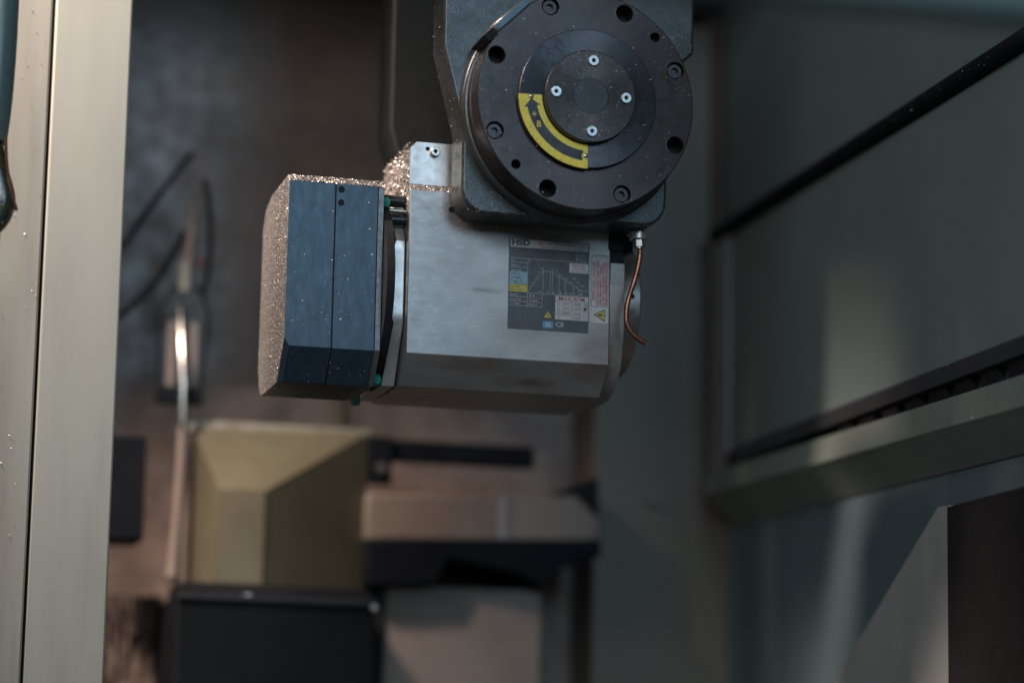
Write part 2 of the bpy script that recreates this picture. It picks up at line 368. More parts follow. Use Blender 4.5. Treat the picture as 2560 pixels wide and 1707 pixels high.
for gy, gz, k in ((12,97.2,0),(11,-9.3,0),(27,-29.5,0),(98,-33.5,0)):
    part('green_nut', MB().cyl((-96.2,gy,gz),(-91.2,gy,gz),4.6,6).cyl((-91.2,gy,gz),(-90.2,gy,gz),3.6,16), M['green'], sp, bevel=0.4)
for gy, gz in ((14,73),(14,4)):
    part('dark_bolt', MB().cyl((-92,gy,gz),(-86.4,gy,gz),3.4,16), M['rod'], sp)
# rear box: two black blocks and a grey plate
bx = [(0,-13.2),(0,106),(5,111),(72,110.5),(96,104),(106,92),(107.5,-14),(100,-31),(90,-36),(19.5,-36)]
bx_end = [(0,-7.5),(0,106),(5,111),(72,110.5),(96,104),(106,92),(107.5,-14),(100,-31),(90,-36),(25,-36)]
cap = MB(); cap.loft([(-161.8,y,z) for y,z in bx], [(-131.9,y,z) for y,z in bx])
cap2 = MB(); n = len(bx)
A = [(-165.5,y,z) for y,z in bx_end]; Bq = [(-161.8,y,z) for y,z in bx]; Cq = [(-131.9,y,z) for y,z in bx]
cap2.add(A+Bq+Cq, [tuple(range(n-1,-1,-1))] + [(k*n+i,k*n+(i+1)%n,(k+1)*n+(i+1)%n,(k+1)*n+i) for k in (0,1) for i in range(n)] + [tuple(range(2*n,3*n))])
capo = part('end_block', cap2, M['anod'], sp, bevel=0.35)
capo.data.materials.append(M['dusty'])
for p in capo.data.polygons:                 # the end face carries a crust of fine dust
    if p.normal.x < -0.95 or p.normal.z > 0.6: p.material_index = 1
blk = MB(); blk.loft([(-131.2,y,z) for y,z in bx], [(-100.9,y,z) for y,z in bx])
bb = part('terminal_block', blk, M['anod'], sp, bevel=0.3)
bb.data.materials.append(M['dusty'])
for p in bb.data.polygons:
    if p.normal.z > 0.6: p.material_index = 1
part('joint', MB().prismX([(y*0.985+0.8, 37+(z-37)*0.985) for y,z in bx], -131.9, -131.2), M['hole'], sp)
for zz in (102.0, 92.3):
    part('bolt_hole', MB().latheY(-127.6, zz, [(2.5,0.0),(2.35,-0.12),(2.1,-0.12),(2.05,-0.05)], 24).cyl((-127.6,-0.1,zz),(-127.6,-0.06,zz),2.1,24), M['hole'], bb)
part('edge_plate', MB().prismX([(y*0.99+0.4, 37+(z-37)*0.992) for y,z in bx], -100.5, -96.4), M['anod_edge'], sp, bevel=0.3)
# nose end
plate = [(1,63),(1,14),(3.5,2),(7.5,-12),(14,-20),(23,-26.5),(38,-32.6),(55,-33.2),(97,-33.2),(104,-20),(104,63)]
part('nose_plate', MB().prismX(plate, 73.2, 84.2), M['alu'], sp, bevel=0.5)
ns = MB(); ns.cyl((84,55,38),(97.3,55,38),50,72).cyl((97.3,55,38),(98.2,55,38),50,72,r2=49.2)
nose = part('nose_ring', ns, M['steel_nose'], sp)
part('bolt_hole', MB().cyl((91.3,4.9,40),(91.3,8,40),2.0,20), M['hole'], nose)
part('collet_nose', MB().cyl((98.2,55,38),(101,55,38),22,48,r2=20), M['steel_nose'], sp)
part('cable_block', MB().prismX([(2,63.5),(2,72),(-0.6,72.2),(-0.6,88),(60,88),(60,63.5)], 71, 83.5), M['rubber'], sp, bevel=0.6)
part('cable_gland', MB().cyl((84,30,82),(93,30,82),10,32).cyl((93,30,82),(97,30,82),7,24), M['rubber'], sp)

# rating sticker ------------------------------------------------------------
Y1 = -0.35
rp = part('rating_sticker', MB().prismY(rrect(-3.6,56.8,9.4,75.8,1.0), Y1, -0.02), M['sticker_dark'], sp, label='charcoal rating sticker with chart and maximum speed table')
y = Y1-0.12; yt = Y1-0.24
hd = MB(); flat(hd, [(-2.6,69.2),(56,69.2),(56,75.2),(-2.6,75.2)], y); part('header_band', hd, M['sticker_pale'], rp, 0)
flat_text('HSD', 5.6, M['ink'], rp, (-1.6,yt,71.0), bold=0.2, sx=1.25)
flat_text('MECHATRONICS', 1.3, M['ink_dim'], rp, (-1.5,yt,69.6), sx=1.2)
flat_text('ES 775L 4P 12.00kW H1', 3.2, M['ink_red'], rp, (18.6,yt,72.4), sx=1.05)
flat_text('Thermoregulated  Liquid cooling', 2.3, M['ink_red'], rp, (19.2,yt,69.8), sx=1.05)
for k, t in enumerate(('HSD S.p.A. Pesaro Italy', 'Via della Meccanica 16', 'www.hsd.it')):
    flat_text(t, 1.7, M['ink_dim'], rp, (-2.2,y,66.6-2.1*k))
for k, t in enumerate(('Three phase motor', 'Class F  S1 S6', 'Encoder')):
    flat_text(t, 1.7, M['ink_dim'], rp, (33,y,66.6-2.1*k))
flat_text('Ta 20°C', 1.9, M['ink_white'], rp, (47.6,y,65.6)); flat_text('Iso.CL. F', 1.9, M['ink_white'], rp, (47.6,y,62.8))
g = MB()
line(g, 47,61.4,47,68.4,0.25,y); line(g, -2.8,61.2,56,61.2,0.25,y)
for zz in (58.0,54.6): line(g, -2.8,zz,10.6,zz,0.22,y)
line(g, 10.6,36,10.6,60.8,0.22,y)
line(g, 10.6,36.2,55.6,36.2,0.25,y)
x0 = 10.8; top = 56.6
for xx, zz in ((22.2,56.6),(27.6,56.0),(29.2,55.8),(34.2,51.2),(38.8,48.6),(45,44.2),(48.4,41.2),(49.8,40.2),(54.4,37.8)):
    line(g, xx,36.3,xx,zz,0.2,y)
line(g, 22.2,53,27.6,53,0.25,y)
for zz in (33.0,29.6): line(g, -2.8,zz,21.8,zz,0.22,y)
line(g, -2.8,26.4,21.8,26.4,0.22,y); line(g, 10.6,26.4,10.6,36,0.22,y); line(g, 21.8,26.4,21.8,36,0.22,y)
part('chart_grid', g, M['ink_white'], rp, 0)
g = MB(); line(g, 11.2,37.2,22,52.6,0.35,y); line(g, 28,53,54.2,38.6,0.35,y); part('power_curve', g, M['ink_cyan'], rp, 0)
g = MB()
for k in range(6):
    a, b_ = k/6, k/6+0.1
    line(g, 12.4+9.6*a,40+16.4*a,12.4+9.6*b_,40+16.4*b_,0.32,yt); line(g, 31+23*a,54-15.2*a,31+23*b_,54-15.2*b_,0.32,yt)
part('peak_curve', g, M['ink_yellow'], rp, 0)
g = MB(); flat(g, [(-2.8,42.2),(10.3,42.2),(10.3,51.4),(-2.8,51.4)], y); part('cyan_field', g, M['ink_cyan'], rp, 0)
g = MB(); flat(g, [(-2.8,36.6),(10.3,36.6),(10.3,41.8),(-2.8,41.8)], y); part('yellow_field', g, M['ink_yellow'], rp, 0)
for t, zz in (('I=25 A',49.0),('V=380 ~',46.2),('f=400 Hz',43.2)): flat_text(t, 2.2, M['ink'], rp, (-2.0,yt,zz), sx=1.1)
for t, zz in (('S6 40%',39.6),('P=12 kW',37.2)): flat_text(t, 2.1, M['ink'], rp, (-2.0,yt,zz), sx=1.1)
for t, xx, zz in (('kW',-2,58.6),('200Hz',-2,55.2),('Volt rpm',-1.5,51.8),('5.5',44.4,48.4),('4.3',47.4,45.6),('3.7',50.6,43.0),('1.9',53.4,39.8),
                  ('16',11,59),('10',18.6,37.0),('14',24.6,37),('16',28.6,37),('18',34,37),('20',38.6,37),('22 24',41.8,37),('26',50,37),
                  ('Imax A',-2.2,33.8),('IP 54',12,33.8),('cosφ=0.8',-2.2,30.4),('η = 0.83',-2.2,27.2),('35 kg O',11.6,30.4),('38 kg O',11.6,27.2)):
    flat_text(t, 2.0, M['ink_white'], rp, (xx,y,zz))
g = MB(); flat(g, [(41.8,53.2),(56.2,53.2),(56.2,60.2),(41.8,60.2)], y); part('power_field', g, M['sticker_pale'], rp, 0)
for t, zz in (('High Power',58.0),('Technology',55.9),('15.0 kW S1 6.0',53.7)): flat_text(t, 1.9, M['ink_red'], rp, (49,yt,zz), align='CENTER', sx=1.1)
g = MB(); flat(g, [(31.6,18.2),(56.2,18.2),(56.2,35.6),(31.6,35.6)], y); part('speed_table', g, M['sticker_pale'], rp, 0)
flat_text('MAX RPM', 3.5, M['ink_red'], rp, (43.9,yt,32.6), align='CENTER', bold=0.05, sx=1.32)
g = MB()
for zz in (32.0,28.5,25.1,21.7): line(g, 31.6,zz,56.2,zz,0.18,yt)
line(g, 44,18.2,44,32,0.2,yt)
for k in range(4):
    zz = 30.2-3.45*k
    for cx in (34.0,53.9):
        pts = circ(cx, zz, 1.0, 12)
        for i in range(12): line(g, *pts[i], *pts[(i+1)%12], 0.2, yt)
part('table_rules', g, M['ink'], rp, 0)
for k, (a, b_) in enumerate((('12000','22000'),('15000','24000'),('18000','25000'),('','26000'))):
    if a: flat_text(a, 2.3, M['ink'], rp, (36.1,yt,29.4-3.45*k), sx=1.1)
    flat_text(b_, 2.3, M['ink'], rp, (45.0,yt,29.4-3.45*k), sx=1.1)
g = MB(); flat(g, circ(53.9,26.75,1.15,16), yt-0.1); part('filled_dot', g, M['ink'], rp, 0)
g = MB(); flat(g, [(23.2,19.0),(29.2,19.0),(26.2,23.6)], y); part('warning_triangle', g, M['ink_yellow'], rp, 0)
g = MB(); flat(g, [(26.6,22.4),(25.4,20.9),(26.1,20.9),(25.7,19.5),(27.0,21.3),(26.3,21.3)], yt); part('lightning_mark', g, M['ink'], rp, 0)
g = MB(); flat(g, rrect(22.4,30.4,11.2,16.4,0.8), y); part('blue_field', g, M['ink_blue'], rp, 0)
flat_text('22', 3.8, M['ink_white'], rp, (26.4,yt,12.6), align='CENTER', bold=0.15, sx=1.1)
flat_text('CE', 4.8, M['ink_white'], rp, (32.0,y,12.9), bold=0.02, sx=1.1)
# warning sticker -------------------------------------------------------------
ws = part('warning_sticker', MB().prismY(rrect(57.9,71.6,17.2,67.9,1.8), Y1-0.1, -0.02), M['sticker_pale'], sp, label='narrow pale warning sticker with upright red lettering')
y = Y1-0.22; yt = Y1-0.34
g = MB(); o1 = rrect(58.5,71.0,29.4,67.3,1.5)
for i in range(len(o1)): line(g, *o1[i], *o1[(i+1)%len(o1)], 0.3, y)
line(g, 61.9,29.6,61.9,67.2,0.25,y); part('frame_line', g, M['ink'], ws, 0)
flat_text('PERICOLO / DANGER', 2.9, M['ink_red'], ws, (61.2,y,34.5), rot=math.pi/2, bold=0.06, sx=1.02)
for k, t in enumerate(("NON FARE RUOTARE L'ALBERO SENZA", "AVERE PRIMA INSERITO L'UTENSILE.", 'DO NOT RUN THE SHAFT WITHOUT', 'HAVING INSERTED BEFORE THE TOOL')):
    flat_text(t, 2.05, M['ink_red'], ws, (64.1+2.05*k,y,30.2), rot=math.pi/2, bold=0.09, sx=0.93)
g = MB(); flat(g, [(60.2,23.4),(69.2,18.6),(69.2,28.2)], y); part('triangle_edge', g, M['ink'], ws, 0)
g = MB(); flat(g, [(61.3,23.4),(68.7,19.5),(68.7,27.3)], yt); part('warning_triangle', g, M['ink_yellow'], ws, 0)
g = MB(); flat(g, [(63.4,23.9),(66.6,24.2),(66.6,22.6),(63.4,22.9)], yt-0.1); flat(g, circ(67.7,23.4,0.5,10), yt-0.1); part('exclamation_mark', g, M['ink'], ws, 0)

# ------------------------------------------------------------------ swivel head
sh = thing('swivel_head', 'dark swivel head with round bolted flange and curved yellow arrow plate', 'swivel head', (30, 20, 80))
def arc(cx, cz, r, a0, a1, n=8): return [(cx+r*math.cos(R_(a0+(a1-a0)*k/n)), cz+r*math.sin(R_(a0+(a1-a0)*k/n))) for k in range(n+1)]
hout = [(-64,420),(-64,206),(-48,145),(-48,102)] + arc(-30,102,18,180,270)[1:] + arc(86,102,18,270,360) + [(106,196),(115,207),(124,215),(124,420)]
hs = part('housing', MB().prismY(hout, -35, -1.2), M['housing'], sh, bevel=2.2, seg=3)
rout = [(-64,420),(-64,186),(-50,140),(-20,120),(80,120),(110,140),(124,186),(124,420)]
part('rear_arm', MB().prismY(rout, 140, 188), M['arm'], sh, bevel=2.0)
part('yoke_bridge', MB().box(-64,124,-1,139.8,350,420), M['arm'], sh)
part('shade_beam', MB().box(-900,320,200,450,440,540), M['arm'], sh, bevel=4)  # added out of view to keep the warm lamp off the upper wall
part('shade_beam_mount', MB().box(-64,124,100,199.8,420.2,520), M['arm'], sh)  # added too, only ties the unseen shading beam to the yoke
CX, CZ = 32.7, 163.6
part('seat_ring', MB().latheY(CX, CZ, [(60,-41),(80.5,-41),(82.2,-40),(83.4,-37.5),(84,-34.6)]), M['housing'], sh)
bores = []; scr = []
for k in range(8):
    a = R_(22.5+45*k); px, pz = CX+71.5*math.cos(a), CZ+71.5*math.sin(a)
    (bores if k in (1,3,5,7) else scr).append((px,pz)) if False else None
bores = [(CX+71.4*math.cos(R_(a)), CZ+71.4*math.sin(R_(a))) for a in (67.5,157.5,247.5,337.5)]
scr = [(CX+71.4*math.cos(R_(a)), CZ+71.4*math.sin(R_(a))) for a in (22.5,112.5,202.5,292.5)]
small = [(CX+71.4*math.cos(R_(a)), CZ+71.4*math.sin(R_(a))) for a in (45,225)]
holes = [(x,z,6.3,16) for x,z in bores] + [(x,z,6.5,7.5) for x,z in scr] + [(x,z,3.6,12) for x,z in small]
disc = part('round_flange', MB().plate(circ(CX,CZ,78.6,120), holes, -70, -46), M['oxide'], sh, smooth=30)
part('flange_rim', MB().latheY(CX, CZ, [(78.6,-70),(79.4,-69.3),(79.4,-52),(78.2,-51.4),(78.2,-49.6),(79.6,-49),(79.6,-40.5)], 120), M['oxide'], disc)
for x, z in bores:
    part('bore', MB().cyl((x,-55.5,z),(x,-53,z),6.25,24), M['hole'], disc)
    part('bore_edge', MB().latheY(x, z, [(6.2,-69.4),(6.35,-70.12),(6.75,-70.05)], 28), M['oxide_dark'], disc)
for x, z in small: part('bore', MB().cyl((x,-60.5,z),(x,-58.4,z),3.55,20), M['hole'], disc)
def socket_head(r, h, hexr, depth):
    m = MB(); n = 24
    hexp = [(hexr*math.cos(R_(60*k)), hexr*math.sin(R_(60*k))) for k in range(6)]
    loops = [circ(0,0,r*0.9,n), hexp]
    tri = tessellate_polygon([[Vector((x,z,0)) for x,z in lp] for lp in loops])
    m.add([(x,-h,z) for lp in loops for x,z in lp], [tuple(t) for t in tri])
    m.add([(x,-h,z) for x,z in hexp]+[(x,-h+depth,z) for x,z in hexp], [(i,(i+1)%6,6+(i+1)%6,6+i) for i in range(6)]+[tuple(range(6,12))])
    m.latheY(0,0,[(r*0.9,-h),(r,-h+0.1*r),(r,0)],n)
    return m.mesh('socket_screw')
big_screw = socket_head(5.5, 5.2, 2.9, 3.0); big_screw.materials.append(M['screw_dark'])
for i, (x, z) in enumerate(scr): share('socket_screw', big_screw, M['screw_dark'], disc, (x,-62.6,z), 0.4*i)
# stepped centre
part('raised_ring', MB().latheY(CX, CZ, [(50.3,-69.9),(50.3,-74.4),(49.8,-75),(30,-75)], 96), M['oxide_ring'], disc)
hub = part('hub_cap', MB().latheY(CX, CZ, [(33.2,-74.9),(33.2,-81),(32.5,-81.8),(13.0,-81.8),(12.8,-81.4),(0,-81.4)], 96), M['hub'], sh)
part('hub_centre', MB().latheY(CX, CZ, [(12.6,-81.45),(12.5,-81.6),(0,-81.6)], 48), M['oxide_dark'], hub)
zscrew = socket_head(3.9, 2.0, 1.75, 1.6); zscrew.materials.append(M['screw'])
for i, a in enumerate((87,178,1,-88)):
    r = 25.6
    x, z = CX+r*math.cos(R_(a)), CZ+r*math.sin(R_(a))
    s_ = share('socket_screw', zscrew, M['screw'], hub, (x,-81.7,z), 0.3*i)
    part('socket_recess', MB().cyl((x,-82.12,z),(x,-82.0,z),1.6,6), M['hole'], hub)
# yellow arrow plate
def sector(r0, r1, a0, a1, n=28):
    return [(CX+r1*math.cos(R_(a0+(a1-a0)*k/n)), CZ+r1*math.sin(R_(a0+(a1-a0)*k/n))) for k in range(n+1)] + \
           [(CX+r0*math.cos(R_(a1+(a0-a1)*k/n)), CZ+r0*math.sin(R_(a1+(a0-a1)*k/n))) for k in range(n+1)]
def sector_strip(mb, r0, r1, a0, a1, y, n=28):
    for k in range(n):
        b0, b1 = a0+(a1-a0)*k/n, a0+(a1-a0)*(k+1)/n
        flat(mb, [(CX+r*math.cos(R_(t)), CZ+r*math.sin(R_(t))) for r, t in ((r0,b0),(r1,b0),(r1,b1),(r0,b1))], y)
ym = MB(); sector_strip(ym, 34.0, 51.0, 181, 270, -75.9)
sec = sector(34.0, 51.0, 181, 270); k = len(sec)
ym.add([(x,-75.9,z) for x,z in sec]+[(x,-75.02,z) for x,z in sec], [(i,(i+1)%k,k+(i+1)%k,k+i) for i in range(k)])
yp = part('arrow_plate', ym, M['yellow'], disc, 0, label='curved yellow arrow plate marked +B')
am = MB(); sector_strip(am, 38.4, 45.6, 192.5, 265.2, -76.05)
P = lambda r, a: (CX+r*math.cos(R_(a)), CZ+r*math.sin(R_(a)))
flat(am, [P(42,185.2), P(48.2,192.6), P(35.8,192.6)], -76.05)
part('arrow_band', am, M['ink'], yp, 0)
g = MB(); flat(g, [P(40.6,264.2),P(43.4,264.2),P(43.4,266),P(40.6,266)], -76.2); part('band_notch', g, M['yellow'], yp, 0)
tx, tz = P(42, 200.5); flat_text('+', 7, M['yellow'], yp, (tx,-76.2,tz-2.6), align='CENTER')
tx, tz = P(42, 211); flat_text('B', 6.2, M['yellow'], yp, (tx,-76.2,tz-2.2), align='CENTER', bold=0.05)
for r, a in ((42,183.2),(42,267.8)):
    x, z = P(r, a); part('rivet', MB().latheY(x, z, [(1.9,-75.9),(1.6,-76.9),(0.7,-77.4),(0,-77.5)], 16), M['nickel'], yp)
# stop bar tangent to the rim, upper left
d = Vector((22.5,0,22)).normalized(); nrm = Vector((-d.z,0,d.x))
def obox(o, along, out, y0, y1):
    a, b_ = along; c, e = out
    q = lambda s_, t, yy: (o[0]+d.x*s_+nrm.x*t, yy, o[2]+d.z*s_+nrm.z*t)
    m = MB(); m.loft([q(a,c,y0),q(b_,c,y0),q(b_,e,y0),q(a,e,y0)], [q(a,c,y1),q(b_,c,y1),q(b_,e,y1),q(a,e,y1)]); return m
o0 = (-33.0,0,206.4)
part('stop_bar', obox(o0, (0,34), (0,7.0), -73, -36), M['alu_clean'], sh, bevel=1.9, seg=1)
part('stop_bar_face', obox(o0, (1.9,33.7), (1.2,5.1), -73.4, -73.05), M['blue_steel'], sh)
part('stop_pad', obox(o0, (-9,-0.2), (-0.8,5.4), -72, -36), M['rubber'], sh, bevel=0.4)
part('top_key', MB().box(33.5,39,-72,-60,239.3,243.5), M['alu_clean'], sh, bevel=0.4)
part('top_slot', MB().box(30.5,33.4,-70.3,-60,238.6,243.5), M['hole'], sh)
# coolant fitting and copper tube
part('fitting_collar', MB().cyl((88.5,-17,83),(88.5,-17,77.4),6.6,32), M['alu_clean'], sh, bevel=0.5)
part('hex_nut', MB().cyl((88.8,-17,77.4),(89.4,-17,71.8),4.7,6).cyl((89.4,-17,71.8),(89.4,-17,70.6),3.4,20), M['nickel'], sh, bevel=0.4)
tp = [(89.8,75),(90,70),(90,66),(89.2,60),(87.2,51),(84.4,42),(81.8,34),(80.2,26),(80.1,18),(81,14),(83,10.6),(87.2,6.2),(91,3.8),(95,2.0)]
def smooth_path(pts, it=2):
    for _ in range(it):
        out = [pts[0]]
        for a, b_ in zip(pts, pts[1:]):
            out += [tuple(0.75*p+0.25*q for p, q in zip(a,b_)), tuple(0.25*p+0.75*q for p, q in zip(a,b_))]
        pts = out + [pts[-1]]
    return pts
part('copper_tube', MB().tube(smooth_path([(x,-17,z) for x,z in tp]), 1.95), M['copper'], sh, 60)

# ------------------------------------------------------------------ frame column at the left
fc = thing('frame_column', 'tall beige enamelled column with a dark vertical groove', 'column', (-310, 130, -650))
part('front_cover', MB().box(-326.5,-270,100,175,-650,900), M['post'], fc, bevel=1.5)
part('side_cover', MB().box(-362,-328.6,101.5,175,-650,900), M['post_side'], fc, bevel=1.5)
part('groove_back', MB().box(-328.6,-326.5,112,174,-650,899), M['rubber'], fc)
ho = thing('oily_hose', 'oily dark hose end crusted with chips beside the beige column', 'hose', (-372, 5, 40))
part('hose', MB().tube(smooth_path([(-376,5,330),(-373,5,220),(-374,5,150),(-377,5,118)]), [13]*99, 20), M['teal'], ho)
part('hose_end', MB().tube(smooth_path([(-374,4,121),(-371,4,100),(-365,4,80),(-366,4,66),(-374,4,54),(-378,4,40)],2), [6+0.35*i for i in range(11)]+[9.6-0.4*i for i in range(20)], 18), M['oil'], ho)
part('drain_pipe', MB().cyl((-378,10,60),(-380,10,-420),13,20), M['rubber'], ho)
part('wire', MB().tube(smooth_path([(-365.5,-2,121),(-364.5,-2,104),(-361,-3,84),(-355.5,-2,69)]), 1.2, 8), M['copper'], ho)

# ------------------------------------------------------------------ background furniture
ch = thing('chip_chute', 'olive box chute with sloping inner faces behind the motor', 'chute', (-98, 430, -156))
o4 = lambda x0,x1,z0,z1,y: [(x0,y,z0),(x1,y,z0),(x1,y,z1),(x0,y,z1)]
def quad(mb, pts, t=(0,2.5,0)):
    a = [Vector(p) for p in pts]; mb.loft(a, [p+Vector(t) for p in a]); return mb
part('front_panel', MB().box(-147,-107,402,405,-146,-68), M['hopper'], ch, bevel=0.5)
part('sloping_top', quad(MB(), [(-163,454,-10),(-10,455,-6),(-107,402.5,-67.6),(-147,402.5,-67.6)], (0,6,-3)), M['hopper'], ch)
part('side_panel', quad(MB(), [(-163,454,-146),(-163,454,-11),(-147.3,403,-68),(-147.3,403,-146)], (1,6,0)), M['hopper'], ch)
part('side_panel', quad(MB(), [(-10,455,-146),(-10,455,-7),(-106.7,403,-68),(-106.7,403,-146)], (-1,6,0)), M['hopper'], ch)
part('top_lip', MB().box(-166,-8,455,464,-13,-3), M['post_side'], ch, bevel=1)
part('base_plate', MB().box(-174,-20,398,480,-155.8,-146.4), M['rubber'], ch)
part('side_wall', MB().box(-172,-168.2,440,476,-146.2,-16), M['tan'], ch)

bc = thing('base_cabinet', 'black cabinet under the olive chute', 'cabinet', (-98, 430, -650))
part('cabinet_body', MB().box(-182,-17,372,500,-650,-159), M['bluegrey'], bc, bevel=2)
part('front_edge', MB().box(-182,-16,369,371.8,-162,-158.2), M['oxide_dark'], bc)
part('corner_bolt', MB().cyl((-19,368.6,-164),(-19,366,-164),2.6,12), M['nickel'], bc)
part('bright_bolt', MB().cyl((-121,385,-158.9),(-121,385,-155.9),7,20), M['bright'], bc)

solo('cross_bar', MB().box(-9,142,462,476,-28,-9), M['navy'], 'dark horizontal bar on the brown wall right of the chute', 'bar', base=(66,476,-28), bevel=1.5)
cb = thing('clamp_block', 'small dark clamp under the left end of the cross bar', 'clamp', (0,470,-50))
part('clamp_jaw', MB().box(-12,12,455,461.6,-50,-8), M['navy'], cb, bevel=1)
part('clamp_screw', MB().cyl((2,455,-36),(2,451,-36),4.5,12), M['anod_edge'], cb)

sl = thing('support_bracket', 'tan slab bracket with black underside and pointed black wedge at right', 'bracket', (90, 470, -141))
part('tan_slab', MB().prismY([(-12,-100),(-12,-60),(176,-53),(196,-72),(197,-91),(180,-93)], 442, 540), M['tan'], sl, bevel=2)
part('black_underside', MB().prismY([(-12,-100.5),(180,-93.5),(197,-91.5),(197,-106),(176,-112),(160,-118),(149,-134),(142,-134),(122,-124),(60,-114),(50,-136),(6,-140),(-12,-140)], 436, 540), M['navy'], sl, bevel=2)
part('black_wedge', MB().prismY([(150,-53.3),(176,-52.4),(196.4,-71),(196.4,-35)], 444, 540), M['rubber'], sl, bevel=1)
part('slab_seam', MB().box(106,112,440.4,441.9,-94,-57), M['pinkish'], sl)

pd = thing('pedestal', 'brown pedestal standing below the black bracket', 'pedestal', (80, 500, -650))
part('pedestal_body', MB().box(9,150,456,545,-650,-136), M['tan'], pd, bevel=3)
part('pedestal_edge', MB().box(-8,7,452,545,-650,-141), M['rubber'], pd)

db = solo('switch_box', MB().box(-240,-206,420,470,-112,-24), M['navy'], 'black upright box between the beige column and the tool gripper', 'box', base=(-223,470,-112), bevel=2)
pp = solo('wall_pipe', MB().tube([(-18,545,-12),(-18,545,40),(-18,545,90)], 6, 16), M['hopper'], 'beige upright pipe behind the black rear box', 'pipe', base=(-18,545,-12))

tg = thing('tool_gripper', 'slim tool gripper with bright polished rod in front of the brown wall', 'tool gripper', (-183, 400, -150))
part('polished_rod', MB().tube([(-185.5,398,86),(-185.3,397,83),(-183.4,380,24),(-182.8,378,4),(-182.4,378,-22)], [1.5,3.3,3.3,3.0,2.6], 20), M['bright'], tg)
part('shaft', MB().tube([(-177.5,392,223),(-179,391,160),(-182,388,100)], [1.5,4.5,5.0], 16), M['wall'], tg)
part('coupling', MB().cyl((-183,388,122),(-183,388,96),6,20), M['post_side'], tg)
part('lower_shaft', MB().tube([(-182.4,380,-22),(-182,380,-49),(-184,380,-100),(-186,380,-150)], [3.2,4.4,3.4,5.5], 14), M['tan'], tg)
part('yoke_foot', MB().box(-205,-165,384,394,-2,13), M['navy'], tg, bevel=1.5)
part('yoke_side', MB().tube([(-203,389,6),(-206,389,74),(-194,389,98),(-183,389,104)], 1.7, 10), M['navy'], tg)
part('yoke_side', MB().tube([(-167,389,6),(-162,389,76),(-170,389,98),(-183,389,104)], 1.7, 10), M['navy'], tg)
part('wire', MB().tube(smooth_path([(-170,390,196),(-163,390,160),(-163,390,120),(-168,390,96)]), 2.4, 8), M['navy'], tg)
part('hose', MB().tube(smooth_path([(-181,392,220),(-205,395,186),(-240,400,130)]), 2.6, 10), M['seal'], tg)
part('hose', MB().tube(smooth_path([(-184,392,150),(-205,395,106),(-240,400,70)]), 3.0, 10), M['seal'], tg)
part('red_cap', MB().cyl((-171,384,125),(-171,384,118),2.4,14), M['red'], tg)
part('guide_pin', MB().box(-196,-190,390,394,14,70), M['tan'], tg)
part('guide_pin', MB().box(-177,-171,390,394,14,70), M['tan'], tg)

hp = MB(); rh = random.Random(3); nx, nz = 40, 46
for i in range(nx+1):
    for j in range(nz+1):
        x = -275+100*i/nx; z = -640+490*j/nz
        d_ = (z+640)/490
        hp.v.append((x, 395+120*d_+6*math.sin(x*.07+z*.05)*math.sin(z*.031+1.7)+rh.uniform(-6,6), z+rh.uniform(-2,2)))
hp.f = [(i*(nz+1)+j,(i+1)*(nz+1)+j,(i+1)*(nz+1)+j+1,i*(nz+1)+j+1) for i in range(nx) for j in range(nz)]
hp.add([(-275,395,-645),(-175,395,-645),(-175,540,-645),(-275,540,-645)],[(0,1,2,3)])
solo('chip_heap', hp, M['heap'], 'rough brown heap of chips left of the black cabinet', 'chip heap', 'stuff', smooth=60)

tg.location = ((-183+8.2)*S, 460*S, (-150+10.7)*S)

# ------------------------------------------------------------------ right-hand guard
dp = thing('guard_panel', 'large grey green sheet guard with black rubber bead along its top', 'guard panel', (315, 60, -24))
part('sheet', MB().box(310,319,-420,464,-8,188), M['panel'], dp, bevel=1)
part('rubber_bead', MB().tube([(309,-420,199),(309,462,193)], 7.5, 20), M['seal'], dp)
part('end_strip', MB().box(306.5,309.6,420,465,-24,186), M['pinkish'], dp, bevel=0.6)
part('lower_flange', MB().prismY([(309.4,-8.4),(306,-10),(306,-22),(322,-22),(322,-8.4)], -420, 419), M['flange'], dp, bevel=0.8)
gb = thing('guard_beam', 'grey green folded steel beam under the sheet guard', 'beam', (330, 30, -110))
bA = [(304,-420,-41),(304,-420,-63),(308,-420,-66),(331,-420,-88),(331,-420,-84),(311,-420,-63),(307,-420,-61),(307,-420,-41)]
bB = [(304,470,-24),(304,470,-43),(308,470,-46),(331,470,-70),(331,470,-66),(311,470,-43),(307,470,-41),(307,470,-24)]
part('beam_face', MB().loft(bA, bB), M['beam'], gb, bevel=0.8)
part('beam_back', MB().box(324,331.5,-420,470,-60,-22.5), M['navy'], gb)
dc = thing('drag_chain', 'row of brass and black chain links in the slot above the beam', 'drag chain', (326, 0, -34))
lk = MB().prismX([(-7,-41),(-9,-30),(-5,-24),(9,-24),(7,-34),(10,-42)], 316, 323).mesh('chain_link')
lk.materials.append(M['nickel'])
lk2 = MB().prismX([(-14,-42),(-14,-22.4),(14,-22.4),(12,-42)], 310, 320).mesh('dark_link'); lk2.materials.append(M['rubber'])
for k in range(11):
    yy = -340+46*k
    o = bpy.data.objects.new('chain_link', lk); COL.objects.link(o); o.parent = dc; o.location = (-326*S, (yy)*S, 34*S); finish(o, M['nickel'])
    o = bpy.data.objects.new('dark_link', lk2); COL.objects.link(o); o.parent = dc; o.location = (-326*S, (yy+23)*S, 34*S); finish(o, M['rubber'])
gs = thing('gusset_plate', 'pale tapering gusset plate beneath the right-hand beam', 'gusset', (340, -30, -650))
part('gusset', MB().prismX([(-48,-108),(-28,-107),(183,-224),(400,-344),(400,-650),(-50,-650)], 316, 320), M['gusset'], gs)
